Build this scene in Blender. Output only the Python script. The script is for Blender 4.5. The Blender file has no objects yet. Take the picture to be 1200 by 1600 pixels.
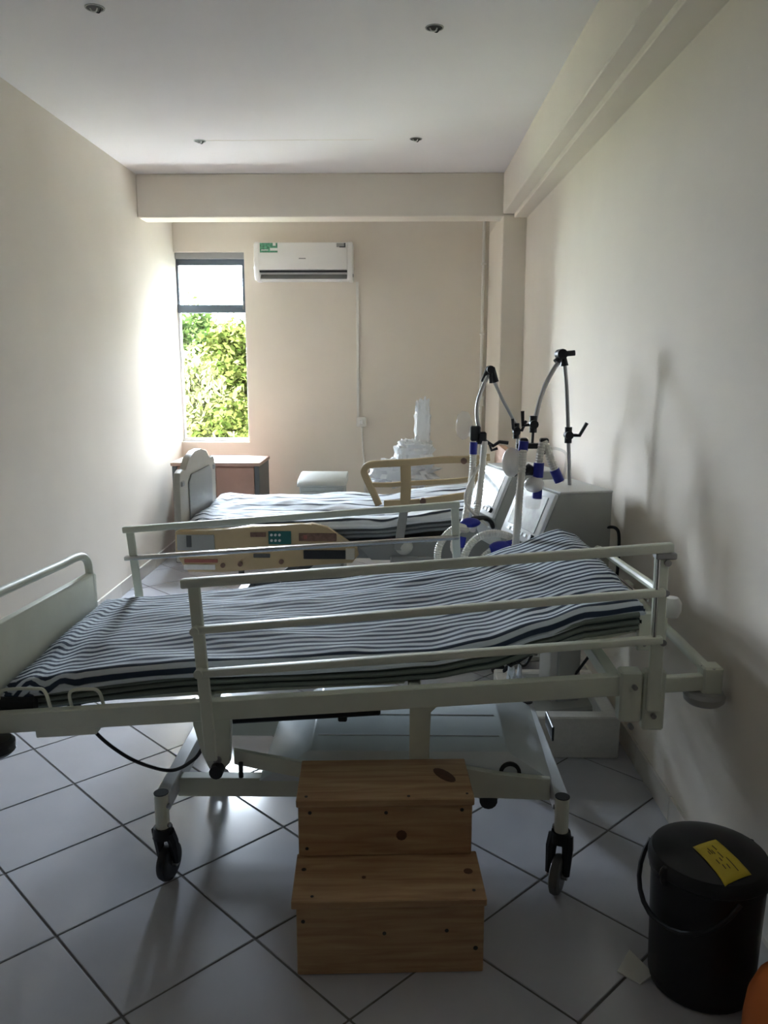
import bpy, bmesh, math, random
from mathutils import Vector, Matrix, noise
R = math.radians
S = bpy.context.scene
COL = S.collection

# ------------------------------------------------------------------ camera
cam_d = bpy.data.cameras.new('camera'); cam = bpy.data.objects.new('camera', cam_d); COL.objects.link(cam)
cam_d.sensor_fit = 'VERTICAL'; cam_d.sensor_height = 36.0; cam_d.lens = 1278.0/1600.0*36.0
cam_d.clip_start = 0.05; cam_d.clip_end = 300
cam.location = (0, 0, 1.65)
cam.rotation_euler = (R(90-10.287), 0, R(1.0586))
S.camera = cam
# ------------------------------------------------------------------ world: bright overcast sky
w = bpy.data.worlds.new('sky'); S.world = w; w.use_nodes = True
bg = w.node_tree.nodes['Background']
bg.inputs['Color'].default_value = (0.77, 0.87, 1.0, 1)
bg.inputs['Strength'].default_value = 26.0
# window portal (guides sky light through the opening, gives off no light itself)
pl = bpy.data.lights.new('window_portal', 'AREA'); pl.shape = 'RECTANGLE'; pl.size = 0.64; pl.size_y = 1.70
pl.cycles.is_portal = True
po = bpy.data.objects.new('window_portal', pl); COL.objects.link(po)
po.location = (-1.685, 7.80, 1.78); po.rotation_euler = (R(-90), 0, 0)
vs = S.view_settings
vs.view_transform = 'Standard'; vs.look = 'None'; vs.gamma = 1.0; vs.use_curve_mapping = False
vs.exposure = 2.7
S.cycles.use_denoising = True
S.cycles.max_bounces = 10; S.cycles.diffuse_bounces = 8; S.cycles.glossy_bounces = 5
S.cycles.transparent_max_bounces = 12; S.cycles.transmission_bounces = 8
S.cycles.caustics_reflective = True; S.cycles.caustics_refractive = False

# ------------------------------------------------------------------ materials
MATS = {}
def mat(name, col, rough=0.5, metal=0.0, var=0.06, vscale=6.0, bump=0.0, bscale=60.0, spec=0.5, alpha=1.0, trans=0.0, coat=0.0):
    m = bpy.data.materials.new(name); m.use_nodes = True
    nt = m.node_tree; b = nt.nodes['Principled BSDF']
    b.inputs['Roughness'].default_value = rough; b.inputs['Metallic'].default_value = metal
    b.inputs['Specular IOR Level'].default_value = spec
    b.inputs['Alpha'].default_value = alpha; b.inputs['Transmission Weight'].default_value = trans
    b.inputs['Coat Weight'].default_value = coat
    tc = nt.nodes.new('ShaderNodeTexCoord')
    if var > 0:
        n = nt.nodes.new('ShaderNodeTexNoise'); n.inputs['Scale'].default_value = vscale; n.inputs['Detail'].default_value = 4
        nt.links.new(tc.outputs['Object'], n.inputs['Vector'])
        cr = nt.nodes.new('ShaderNodeValToRGB')
        cr.color_ramp.elements[0].position = 0.3; cr.color_ramp.elements[1].position = 0.7
        cr.color_ramp.elements[0].color = tuple(c*(1-var) for c in col)+(1,)
        cr.color_ramp.elements[1].color = tuple(min(1, c*(1+var)) for c in col)+(1,)
        nt.links.new(n.outputs['Fac'], cr.inputs['Fac']); nt.links.new(cr.outputs['Color'], b.inputs['Base Color'])
    else:
        b.inputs['Base Color'].default_value = tuple(col)+(1,)
    if bump > 0:
        n2 = nt.nodes.new('ShaderNodeTexNoise'); n2.inputs['Scale'].default_value = bscale; n2.inputs['Detail'].default_value = 5
        nt.links.new(tc.outputs['Object'], n2.inputs['Vector'])
        bp = nt.nodes.new('ShaderNodeBump'); bp.inputs['Strength'].default_value = bump; bp.inputs['Distance'].default_value = 0.004
        nt.links.new(n2.outputs['Fac'], bp.inputs['Height']); nt.links.new(bp.outputs['Normal'], b.inputs['Normal'])
    MATS[name] = m
    return m
mat('wall', (0.78, 0.72, 0.635), 0.9, var=0.025, vscale=2.0, bump=0.10, bscale=35, spec=0.08)
mat('ceiling', (0.83, 0.80, 0.80), 0.85, var=0.02, vscale=1.5, spec=0.05)
mat('tile', (0.51, 0.52, 0.565), 0.14, var=0.03, vscale=5.0, spec=0.5)
mat('grout', (0.14, 0.135, 0.13), 0.9, var=0.15, vscale=30)
mat('skirting', (0.62, 0.58, 0.52), 0.35, var=0.05)
mat('window_dark', (0.10, 0.125, 0.16), 0.4, var=0.05)
mat('window_white', (0.72, 0.72, 0.72), 0.4, var=0.03)
mat('bed_paint', (0.74, 0.77, 0.67), 0.5, var=0.04, vscale=9, spec=0.5)
mat('bed_paint_white', (0.70, 0.72, 0.74), 0.35, var=0.03, vscale=6)
mat('cover_white', (0.78, 0.84, 0.88), 0.2, var=0.02, vscale=6)
mat('chrome', (0.62, 0.62, 0.62), 0.22, metal=1.0, var=0.0)
mat('steel', (0.36, 0.36, 0.36), 0.4, metal=0.8, var=0.05)
mat('rubber', (0.018, 0.02, 0.024), 0.5, var=0.1)
mat('black_plastic', (0.013, 0.014, 0.017), 0.42, var=0.1, spec=0.35)
mat('bin_black', (0.012, 0.013, 0.016), 0.38, var=0.1, spec=0.4)
mat('wheel_grey', (0.10, 0.10, 0.095), 0.5, var=0.1)
mat('grey_rubber', (0.42, 0.42, 0.41), 0.5, var=0.05)
mat('mattress_shade_green', (0.035, 0.06, 0.055), 0.6, var=0.15, vscale=5)  # shade on the sheet's hanging side is put into this dark green
mat('fold_shade_green', (0.17, 0.20, 0.175), 0.6, var=0.1, vscale=5)  # dulled tone for the sheet's light stripes as seen in shade
mat('mattress_grey', (0.10, 0.115, 0.12), 0.6, var=0.1)
mat('fold_grey', (0.22, 0.24, 0.25), 0.6, var=0.1)
mat('yellow_label', (0.72, 0.56, 0.04), 0.5, var=0.05)
mat('ink', (0.07, 0.05, 0.02), 0.6, var=0.0)
mat('orange', (0.80, 0.22, 0.05), 0.45, var=0.05)
mat('paper', (0.72, 0.72, 0.68), 0.7, var=0.03)
mat('ac_white', (0.87, 0.86, 0.85), 0.35, var=0.01)
mat('ac_dark', (0.035, 0.035, 0.04), 0.5, var=0.05)
mat('ac_grey', (0.33, 0.33, 0.33), 0.5, var=0.03)
mat('green_print', (0.08, 0.27, 0.17), 0.5, var=0.6, vscale=55)
mat('pvc', (0.78, 0.76, 0.71), 0.4, var=0.02)
mat('cab_wood', (0.46, 0.28, 0.225), 0.45, var=0.12, vscale=4)
mat('cab_top', (0.50, 0.33, 0.26), 0.4, var=0.08, vscale=4)
mat('cab_grey', (0.12, 0.125, 0.13), 0.5, var=0.05)
mat('tan', (0.50, 0.385, 0.225), 0.4, var=0.05)
mat('tan_board', (0.33, 0.17, 0.09), 0.4, var=0.08)
mat('bed_grey', (0.33, 0.34, 0.33), 0.45, var=0.04)
mat('foot_panel', (0.50, 0.48, 0.42), 0.4, var=0.03)
mat('dark_frame', (0.08, 0.085, 0.085), 0.5, var=0.1)
mat('teal_panel', (0.01, 0.13, 0.12), 0.35, var=0.04)
mat('button', (0.70, 0.74, 0.74), 0.4, var=0.0)
mat('red_mark', (0.32, 0.11, 0.085), 0.5, var=0.0)
mat('brown_label', (0.18, 0.10, 0.07), 0.5, var=0.3, vscale=40)
mat('vent_grey', (0.34, 0.35, 0.33), 0.5, var=0.04)
mat('vent_light', (0.55, 0.55, 0.53), 0.42, var=0.03)
mat('screen', (0.34, 0.37, 0.38), 0.15, var=0.25, vscale=18)
mat('bezel', (0.80, 0.82, 0.82), 0.3, var=0.02)
mat('hose', (0.74, 0.71, 0.64), 0.4, var=0.04)
mat('blue_cuff', (0.012, 0.02, 0.30), 0.35, var=0.04)
mat('foam', (0.80, 0.79, 0.76), 0.85, var=0.04, vscale=60, bump=0.2, bscale=160)
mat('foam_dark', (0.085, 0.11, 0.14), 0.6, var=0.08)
mat('locker', (0.45, 0.46, 0.42), 0.45, var=0.03)
mat('bark', (0.12, 0.085, 0.06), 0.9, var=0.2, vscale=14)
mat('ground', (0.16, 0.17, 0.09), 0.9, var=0.25, vscale=1.2)
mat('paving', (0.62, 0.60, 0.55), 0.9, var=0.08, vscale=1.5)  # pale so the added slab throws light indoors
mat('render_wall', (0.55, 0.53, 0.50), 0.9, var=0.05)

def plastic(name, col, tr):
    m = bpy.data.materials.new(name); m.use_nodes = True; nt = m.node_tree
    b = nt.nodes['Principled BSDF']; b.inputs['Base Color'].default_value = col+(1,); b.inputs['Roughness'].default_value = 0.25
    t = nt.nodes.new('ShaderNodeBsdfTransparent'); mx = nt.nodes.new('ShaderNodeMixShader'); mx.inputs[0].default_value = 1-tr
    nt.links.new(t.outputs[0], mx.inputs[1]); nt.links.new(b.outputs[0], mx.inputs[2])
    nt.links.new(mx.outputs[0], nt.nodes['Material Output'].inputs['Surface']); MATS[name] = m
plastic('poly_bag', (0.86, 0.88, 0.90), 0.04)
plastic('clear_plastic', (0.80, 0.78, 0.74), 0.78)
plastic('milky_plastic', (0.80, 0.78, 0.75), 0.25)

def glass(name):
    m = bpy.data.materials.new(name); m.use_nodes = True; nt = m.node_tree
    nt.nodes.remove(nt.nodes['Principled BSDF'])
    t = nt.nodes.new('ShaderNodeBsdfTransparent'); t.inputs[0].default_value = (0.97, 0.98, 0.98, 1)
    g = nt.nodes.new('ShaderNodeBsdfGlossy'); g.inputs['Roughness'].default_value = 0.02
    f = nt.nodes.new('ShaderNodeFresnel'); f.inputs['IOR'].default_value = 1.3
    mx = nt.nodes.new('ShaderNodeMixShader')
    nt.links.new(f.outputs[0], mx.inputs[0]); nt.links.new(t.outputs[0], mx.inputs[1]); nt.links.new(g.outputs[0], mx.inputs[2])
    nt.links.new(mx.outputs[0], nt.nodes['Material Output'].inputs['Surface']); MATS[name] = m
glass('glass')

def leaf_mat(name, c0, c1):
    m = bpy.data.materials.new(name); m.use_nodes = True; nt = m.node_tree; b = nt.nodes['Principled BSDF']
    b.inputs['Roughness'].default_value = 1.0; b.inputs['Specular IOR Level'].default_value = 0.0
    g = nt.nodes.new('ShaderNodeNewGeometry'); cr = nt.nodes.new('ShaderNodeValToRGB')
    cr.color_ramp.elements[0].color = c0+(1,); cr.color_ramp.elements[1].color = c1+(1,)
    nt.links.new(g.outputs['Random Per Island'], cr.inputs['Fac']); nt.links.new(cr.outputs['Color'], b.inputs['Base Color'])
    MATS[name] = m
leaf_mat('leaf_a', (0.0075, 0.0120, 0.0018), (0.0450, 0.0480, 0.0110))
leaf_mat('leaf_b', (0.0130, 0.0170, 0.0040), (0.0900, 0.0850, 0.0350))
leaf_mat('leaf_c', (0.0040, 0.0080, 0.0020), (0.0200, 0.0280, 0.0070))

def stripes(name, dark, light, period, duty, wob, wscale):
    m = bpy.data.materials.new(name); m.use_nodes = True; nt = m.node_tree; b = nt.nodes['Principled BSDF']
    b.inputs['Roughness'].default_value = 0.8; b.inputs['Specular IOR Level'].default_value = 0.2
    uv = nt.nodes.new('ShaderNodeUVMap'); uv.uv_map = 'UVMap'
    n = nt.nodes.new('ShaderNodeTexNoise'); n.inputs['Scale'].default_value = wscale; n.inputs['Detail'].default_value = 3
    nt.links.new(uv.outputs[0], n.inputs['Vector'])
    sx = nt.nodes.new('ShaderNodeSeparateXYZ'); nt.links.new(uv.outputs[0], sx.inputs[0])
    def mth(op, a, bb):
        x = nt.nodes.new('ShaderNodeMath'); x.operation = op
        for i, v in enumerate((a, bb)):
            if isinstance(v, (int, float)): x.inputs[i].default_value = v
            elif v is not None: nt.links.new(v, x.inputs[i])
        return x.outputs[0]
    off = mth('MULTIPLY', mth('SUBTRACT', n.outputs['Fac'], 0.5), wob)
    v = mth('ADD', sx.outputs['Y'], off)
    fr = mth('FRACT', mth('DIVIDE', v, period), None)
    d = mth('ABSOLUTE', mth('SUBTRACT', fr, 0.5), None)          # 0..0.5
    cr = nt.nodes.new('ShaderNodeValToRGB'); e = cr.color_ramp.elements
    e[0].position = duty*0.5-0.035; e[0].color = dark+(1,); e[1].position = duty*0.5+0.035; e[1].color = light+(1,)
    nt.links.new(d, cr.inputs['Fac']); nt.links.new(cr.outputs['Color'], b.inputs['Base Color'])
    MATS[name] = m
stripes('sheet_near', (0.030, 0.045, 0.075), (0.60, 0.66, 0.72), 0.037, 0.48, 0.007, 5.0)
stripes('sheet_far', (0.035, 0.045, 0.065), (0.70, 0.75, 0.80), 0.105, 0.22, 0.06, 3.0)

def pine():
    m = bpy.data.materials.new('pine'); m.use_nodes = True; nt = m.node_tree; b = nt.nodes['Principled BSDF']
    b.inputs['Roughness'].default_value = 0.55
    tc = nt.nodes.new('ShaderNodeTexCoord'); mp = nt.nodes.new('ShaderNodeMapping'); mp.inputs['Scale'].default_value = (2.0, 22, 22)
    nt.links.new(tc.outputs['Object'], mp.inputs[0])
    n = nt.nodes.new('ShaderNodeTexNoise'); n.inputs['Scale'].default_value = 2.0; n.inputs['Detail'].default_value = 5; n.inputs['Distortion'].default_value = 0.6
    nt.links.new(mp.outputs[0], n.inputs['Vector'])
    cr = nt.nodes.new('ShaderNodeValToRGB'); e = cr.color_ramp.elements
    e[0].position = 0.3; e[0].color = (0.36, 0.205, 0.10, 1); e[1].position = 0.72; e[1].color = (0.56, 0.38, 0.20, 1)
    nt.links.new(n.outputs['Fac'], cr.inputs['Fac']); nt.links.new(cr.outputs['Color'], b.inputs['Base Color'])
    MATS['pine'] = m
pine()
mat('knot', (0.11, 0.045, 0.018), 0.6, var=0.2, vscale=60)
mat('screw', (0.03, 0.025, 0.02), 0.5, var=0.0)

# ------------------------------------------------------------------ mesh builder
def catmull(pts, n=8):
    P = [Vector(p) for p in pts]; P = [2*P[0]-P[1]]+P+[2*P[-1]-P[-2]]; out = []
    for i in range(1, len(P)-2):
        a, b, c, d = P[i-1:i+3]
        for k in range(n):
            t = k/n
            out.append(0.5*((2*b)+(c-a)*t+(2*a-5*b+4*c-d)*t*t+(3*b-a-3*c+d)*t**3))
    out.append(P[-2]); return out

class MB:
    def __init__(s): s.bm = bmesh.new()
    def _faces(s, vs, fs):
        V = [s.bm.verts.new(v) for v in vs]
        F = []
        for f in fs:
            try: F.append(s.bm.faces.new([V[i] for i in f]))
            except ValueError: pass
        return V, F
    def obox(s, c, size, M=None, bev=0.0, seg=1):
        hx, hy, hz = size[0]/2, size[1]/2, size[2]/2
        M = M or Matrix.Identity(3); c = Vector(c)
        vs = [c+M@Vector((x*hx, y*hy, z*hz)) for x in (-1, 1) for y in (-1, 1) for z in (-1, 1)]
        V, F = s._faces(vs, [(0,1,3,2),(4,6,7,5),(0,4,5,1),(2,3,7,6),(0,2,6,4),(1,5,7,3)])
        if bev > 0:
            E = list({e for f in F for e in f.edges})
            bmesh.ops.bevel(s.bm, geom=E, offset=bev, segments=seg, affect='EDGES', profile=0.5)
        return s
    def box(s, x0, x1, y0, y1, z0, z1, bev=0.0, seg=1):
        return s.obox(((x0+x1)/2, (y0+y1)/2, (z0+z1)/2), (abs(x1-x0), abs(y1-y0), abs(z1-z0)), None, bev, seg)
    def bar(s, p0, p1, w_, h_, up=(0,0,1), bev=0.003, seg=1):
        p0, p1 = Vector(p0), Vector(p1); d = (p1-p0); L = d.length; d.normalize()
        u = Vector(up); side = d.cross(u)
        if side.length < 1e-4: side = d.cross(Vector((0,1,0)))
        side.normalize(); u = side.cross(d)
        M = Matrix((d, side, u)).transposed()
        return s.obox((p0+p1)/2, (L, w_, h_), M, bev, seg)
    def tube(s, pts, r, seg=10, cap=True, flat=None):
        pts = [Vector(p) for p in pts]; n = len(pts); rs = r if isinstance(r, (list, tuple)) else [r]*n
        T = [(pts[min(i+1, n-1)]-pts[max(i-1, 0)]).normalized() for i in range(n)]
        a = Vector((0,0,1)) if abs(T[0].z) < 0.9 else Vector((0,1,0))
        N = (a-T[0]*a.dot(T[0])).normalized(); rings = []
        for i in range(n):
            N = N-T[i]*N.dot(T[i])
            N.normalize(); B = T[i].cross(N)
            rings.append([s.bm.verts.new(pts[i]+(N*math.cos(2*math.pi*k/seg)+B*math.sin(2*math.pi*k/seg))*rs[i]) for k in range(seg)])
        for i in range(n-1):
            for k in range(seg):
                s.bm.faces.new((rings[i][k], rings[i][(k+1)%seg], rings[i+1][(k+1)%seg], rings[i+1][k]))
        if cap:
            s.bm.faces.new(list(reversed(rings[0]))); s.bm.faces.new(rings[-1])
        return s
    def cyl(s, p0, p1, r0, r1=None, seg=16): return s.tube([p0, p1], [r0, r0 if r1 is None else r1], seg)
    def hose(s, pts, r, n=10, seg=8):
        P = catmull(pts, n); return s.tube(P, [r*(1.0 if i % 2 else 0.86) for i in range(len(P))], seg)
    def lathe(s, prof, c=(0,0,0), seg=32, sx=1.0, sy=1.0):
        c = Vector(c); rings = []
        for r, z in prof:
            rings.append([s.bm.verts.new(c+Vector((r*sx*math.cos(2*math.pi*k/seg), r*sy*math.sin(2*math.pi*k/seg), z))) for k in range(seg)] if r > 1e-6 else [s.bm.verts.new(c+Vector((0,0,z)))])
        for a, b in zip(rings[:-1], rings[1:]):
            for k in range(seg):
                k2 = (k+1) % seg
                if len(a) == 1 and len(b) == 1: continue
                if len(a) == 1: s.bm.faces.new((a[0], b[k2], b[k]))
                elif len(b) == 1: s.bm.faces.new((a[k], a[k2], b[0]))
                else: s.bm.faces.new((a[k], a[k2], b[k2], b[k]))
        return s
    def ell(s, c, rx, ry, rz, seg=16, rings=10, nz=0.0, seed=0):
        prof = [(math.sin(math.pi*i/rings), -math.cos(math.pi*i/rings)) for i in range(rings+1)]
        prof[0] = (0, -1); prof[-1] = (0, 1)
        n0 = len(s.bm.verts); s.lathe(prof, (0,0,0), seg); s.bm.verts.ensure_lookup_table()
        for v in s.bm.verts[n0:]:
            k = 1+nz*noise.noise(v.co*3.0+Vector((seed, seed*2.1, 0)))+0.5*nz*noise.noise(v.co*8.0+Vector((seed, 0, seed)))
            v.co = Vector(c)+Vector((v.co.x*rx*k, v.co.y*ry*k, v.co.z*rz*k))
        return s
    def prism(s, poly, y0, y1, bev=0.0):          # polygon given in (x, z), extruded along y
        n = len(poly); a = [s.bm.verts.new((p[0], y0, p[1])) for p in poly]; b = [s.bm.verts.new((p[0], y1, p[1])) for p in poly]
        F = [s.bm.faces.new(a), s.bm.faces.new(list(reversed(b)))]
        for i in range(n): F.append(s.bm.faces.new((a[(i+1)%n], a[i], b[i], b[(i+1)%n])))
        if bev > 0:
            E = list({e for e in F[0].edges} | {e for e in F[1].edges})
            bmesh.ops.bevel(s.bm, geom=E, offset=bev, segments=2, affect='EDGES', profile=0.5)
        return s
    def prism_x(s, poly, x0, x1, bev=0.0):        # polygon in (y, z), extruded along x
        n = len(poly); a = [s.bm.verts.new((x0, p[0], p[1])) for p in poly]; b = [s.bm.verts.new((x1, p[0], p[1])) for p in poly]
        F = [s.bm.faces.new(a), s.bm.faces.new(list(reversed(b)))]
        for i in range(n): F.append(s.bm.faces.new((a[(i+1)%n], a[i], b[i], b[(i+1)%n])))
        if bev > 0:
            E = list({e for e in F[0].edges} | {e for e in F[1].edges})
            bmesh.ops.bevel(s.bm, geom=E, offset=bev, segments=2, affect='EDGES', profile=0.5)
        return s
    def path(s, pts, w_, h_, up=(0,1,0)):          # rectangular section swept along a smooth path; w_ along up
        pts = [Vector(p) for p in pts]; n = len(pts); U = Vector(up); rings = []
        for i in range(n):
            t = (pts[min(i+1, n-1)]-pts[max(i-1, 0)]).normalized(); sd = t.cross(U).normalized(); uu = sd.cross(t)
            q = []
            for (a, b) in ((-.5,-.36),(-.36,-.5),(.36,-.5),(.5,-.36),(.5,.36),(.36,.5),(-.36,.5),(-.5,.36)):
                q.append(s.bm.verts.new(pts[i]+uu*a*w_+sd*b*h_))
            rings.append(q)
        for i in range(n-1):
            for k in range(8): s.bm.faces.new((rings[i][k], rings[i][(k+1)%8], rings[i+1][(k+1)%8], rings[i+1][k]))
        s.bm.faces.new(list(reversed(rings[0]))); s.bm.faces.new(rings[-1])
        return s
    def build(s, name, m, parent=None, world=True, angle=35):
        if len(s.bm.faces): bmesh.ops.recalc_face_normals(s.bm, faces=s.bm.faces)
        if parent is not None and world:
            s.bm.transform(wm(parent).inverted())
        me = bpy.data.meshes.new(name); s.bm.to_mesh(me); s.bm.free()
        me.materials.append(MATS[m])
        for p in me.polygons: p.use_smooth = True
        me.set_sharp_from_angle(angle=R(angle))
        o = bpy.data.objects.new(name, me); COL.objects.link(o)
        if parent is not None: o.parent = parent
        return o

def wm(o):
    M = Matrix.LocRotScale(o.location, o.rotation_euler, o.scale)
    return wm(o.parent) @ M if o.parent else M
def tag(o, label=None, cat=None, group=None, kind=None):
    if label: o['label'] = label
    if cat: o['category'] = cat
    if group: o['group'] = group
    if kind: o['kind'] = kind
    return o
def thing(name, label, cat, loc=(0,0,0), rz=0.0, group=None):
    o = bpy.data.objects.new(name, None); COL.objects.link(o); o.location = loc; o.rotation_euler = (0, 0, rz)
    o.empty_display_size = 0.1
    return tag(o, label, cat, group)
def inst(src, name, parent, M=None):
    o = src.copy(); o.name = name; COL.objects.link(o); o.parent = parent
    if M is not None: o.matrix_local = M
    return o
def struct(o, label, cat): return tag(o, label, cat, kind='structure')

# ================================================================== SETTING
XL, YB, ZC = -2.0, 7.48, 3.06
YF = -5.0
def XR(y): return 1.005-0.0105*(y-2.2)
# floor: grout bed plus square tiles laid on the diagonal
fl = struct(MB().box(XL-0.15, 1.25, YF-0.15, YB+0.30, -0.10, -0.003).build('floor', 'grout'), 'light grey ceramic tile floor laid on the diagonal', 'floor')
D = 0.2925
tl = MB().obox((0,0,0), (D*math.sqrt(2)-0.007, D*math.sqrt(2)-0.007, 0.012), Matrix.Rotation(R(45), 3, 'Z'), bev=0.0018).build('tile', 'tile', fl, world=False)
first = True
for i in range(-8, 14):
    for j in range(-10, 20):
        if (i+j) % 2: continue
        cx, cy = -0.707+i*D, 2.41+D+j*D
        if cx < XL-D*0.8 or cx > 1.05+D*0.6 or cy < YF-0.1 or cy > YB+D*0.6: continue
        if cy < 0.6: continue
        r = random.Random(i*100+j)
        M = Matrix.Translation((cx, cy, -0.006+r.uniform(-0.0004, 0.0004))) @ Matrix.Rotation(r.uniform(-0.002, 0.002), 4, 'X') @ Matrix.Rotation(r.choice((0, 1, 2, 3))*R(90), 4, 'Z')
        if first: tl.matrix_local = M; first = False
        else: inst(tl, 'tile', fl, M)
# ceiling
ce = struct(MB().box(XL-0.15, 1.25, YF-0.15, YB+0.30, ZC, ZC+0.12).build('ceiling', 'ceiling'), 'flat white painted ceiling with four open light holes', 'ceiling')
MB().box(-1.26, -0.17, 5.572, 5.578, ZC-0.0012, ZC+0.002).build('board_joint', 'wall', ce)
# walls
struct(MB().box(XL-0.15, XL, YF-0.15, YB+0.13, -0.1, ZC).build('wall_left', 'wall'), 'plain cream painted wall on the left', 'wall')
m = MB(); v, f = m._faces([(XR(YF),YF-.15,-.1),(1.25,YF-.15,-.1),(1.25,YB+.30,-.1),(XR(YB+.30),YB+.30,-.1),(XR(YF),YF-.15,ZC),(1.25,YF-.15,ZC),(1.25,YB+.30,ZC),(XR(YB+.30),YB+.30,ZC)],
    [(0,1,2,3),(4,5,6,7),(0,1,5,4),(1,2,6,5),(2,3,7,6),(3,0,4,7)])
struct(m.build('wall_right', 'wall'), 'plain cream painted wall on the right below the beam', 'wall')
struct(MB().box(XL, 1.2, YF-0.15, YF, -0.1, ZC).build('wall_front', 'wall'), 'cream painted wall behind the viewer', 'wall')
WX0, WX1, WZ0, WZ1 = -2.0, -1.375, 0.94, 2.62
m = MB(); m.box(WX1, 1.2, YB, YB+0.30, -0.1, ZC); m.box(WX0, WX1, YB, YB+0.30, -0.1, WZ0); m.box(WX0, WX1, YB, YB+0.30, WZ1, ZC)
struct(m.build('wall_back', 'wall'), 'cream painted end wall with a tall narrow window', 'wall')
# beams and column
struct(MB().box(XL, 0.79, 6.50, 6.72, 2.745, ZC, 0.006).build('trim_1', 'wall'), 'painted ceiling beam crossing the room before the end wall', 'beam')
struct(MB().box(0.78, 1.1, YF, YB, 2.765, ZC, 0.006).build('trim_2', 'wall'), 'painted downstand beam running along the right wall', 'beam')
struct(MB().box(0.865, 1.1, YF, 6.5, 2.735, 2.77, 0.004).build('trim_4', 'wall'), 'narrow painted ledge under the right beam', 'ledge')
struct(MB().box(0.78, 1.1, 6.50, YB, -0.1, 2.765, 0.006).build('trim_3', 'wall'), 'painted square column in the far right corner', 'column')
# skirting tiles
m = MB(); m._faces([(XR(y)+a, y, z) for y in (.6, 6.5) for a in (-.006, .02) for z in (0, .094)], [(0,1,3,2),(4,6,7,5),(0,4,5,1),(2,3,7,6),(0,2,6,4),(1,5,7,3)])
sk = struct(m.build('baseboard_right', 'grout'), 'tiled skirting at the foot of the right wall', 'skirting')
for k in range(14):
    y0 = 0.7+k*0.413; y1 = y0+0.409
    m = MB(); v, f = m._faces([(XR(y0)-.012,y0,0.0),(XR(y0)+.01,y0,0.0),(XR(y1)+.01,y1,0.0),(XR(y1)-.012,y1,0.0),(XR(y0)-.012,y0,.10),(XR(y0)+.01,y0,.10),(XR(y1)+.01,y1,.10),(XR(y1)-.012,y1,.10)],
        [(0,3,2,1),(4,5,6,7),(0,1,5,4),(1,2,6,5),(2,3,7,6),(3,0,4,7)])
    m.build('tile', 'skirting', sk)
sk = struct(MB().box(XL-0.02, XL+0.004, 0.6, YB, 0.0, 0.095).build('baseboard_left', 'grout'), 'tiled skirting at the foot of the left wall', 'skirting')
for k in range(16):
    y0 = 0.7+k*0.413; MB().box(XL-0.01, XL+0.012, y0, y0+0.409, 0.0, 0.10, 0.002).build('tile', 'skirting', sk)
# window
wo = tag(thing('window_1', 'tall narrow window with dark upper sash above clear lower pane', 'window', (-1.69, YB+0.09, WZ0)), kind='structure')
yw0, yw1 = YB+0.07, YB+0.12
MB().box(WX0, WX1, yw0-0.03, yw1, 2.565, WZ1, 0.004).build('head_rail', 'ac_grey', wo)
f_ = MB(); f_.box(WX0, WX1, yw0, yw1, 2.515, 2.565, 0.003).box(WX0, WX0+0.02, yw0, yw1, 2.17, 2.515).box(WX1-0.035, WX1, yw0, yw1, 2.17, 2.515)
f_ = f_.build('upper_sash', 'window_dark', wo)
MB().box(WX0+0.02, WX1-0.035, yw0+0.022, yw0+0.027, 2.17, 2.515).build('pane', 'glass', f_)
MB().box(WX0, WX1, yw0-0.01, yw1, 2.10, 2.17, 0.004).build('transom', 'window_dark', wo)
f_ = MB(); f_.box(WX0, WX0+0.018, yw0, yw1, WZ0, 2.10).box(WX1-0.018, WX1, yw0, yw1, WZ0, 2.10).box(WX0+0.018, WX1-0.018, yw0, yw1, WZ0, WZ0+0.03)
f_ = f_.build('lower_frame', 'window_white', wo)
MB().box(WX0+0.018, WX1-0.018, yw0+0.022, yw0+0.027, WZ0+0.03, 2.10).build('pane', 'glass', f_)
MB().box(WX1-0.032, WX1-0.02, yw0-0.03, yw0-0.001, 2.13, 2.20, 0.003).build('handle', 'steel', wo)

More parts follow.
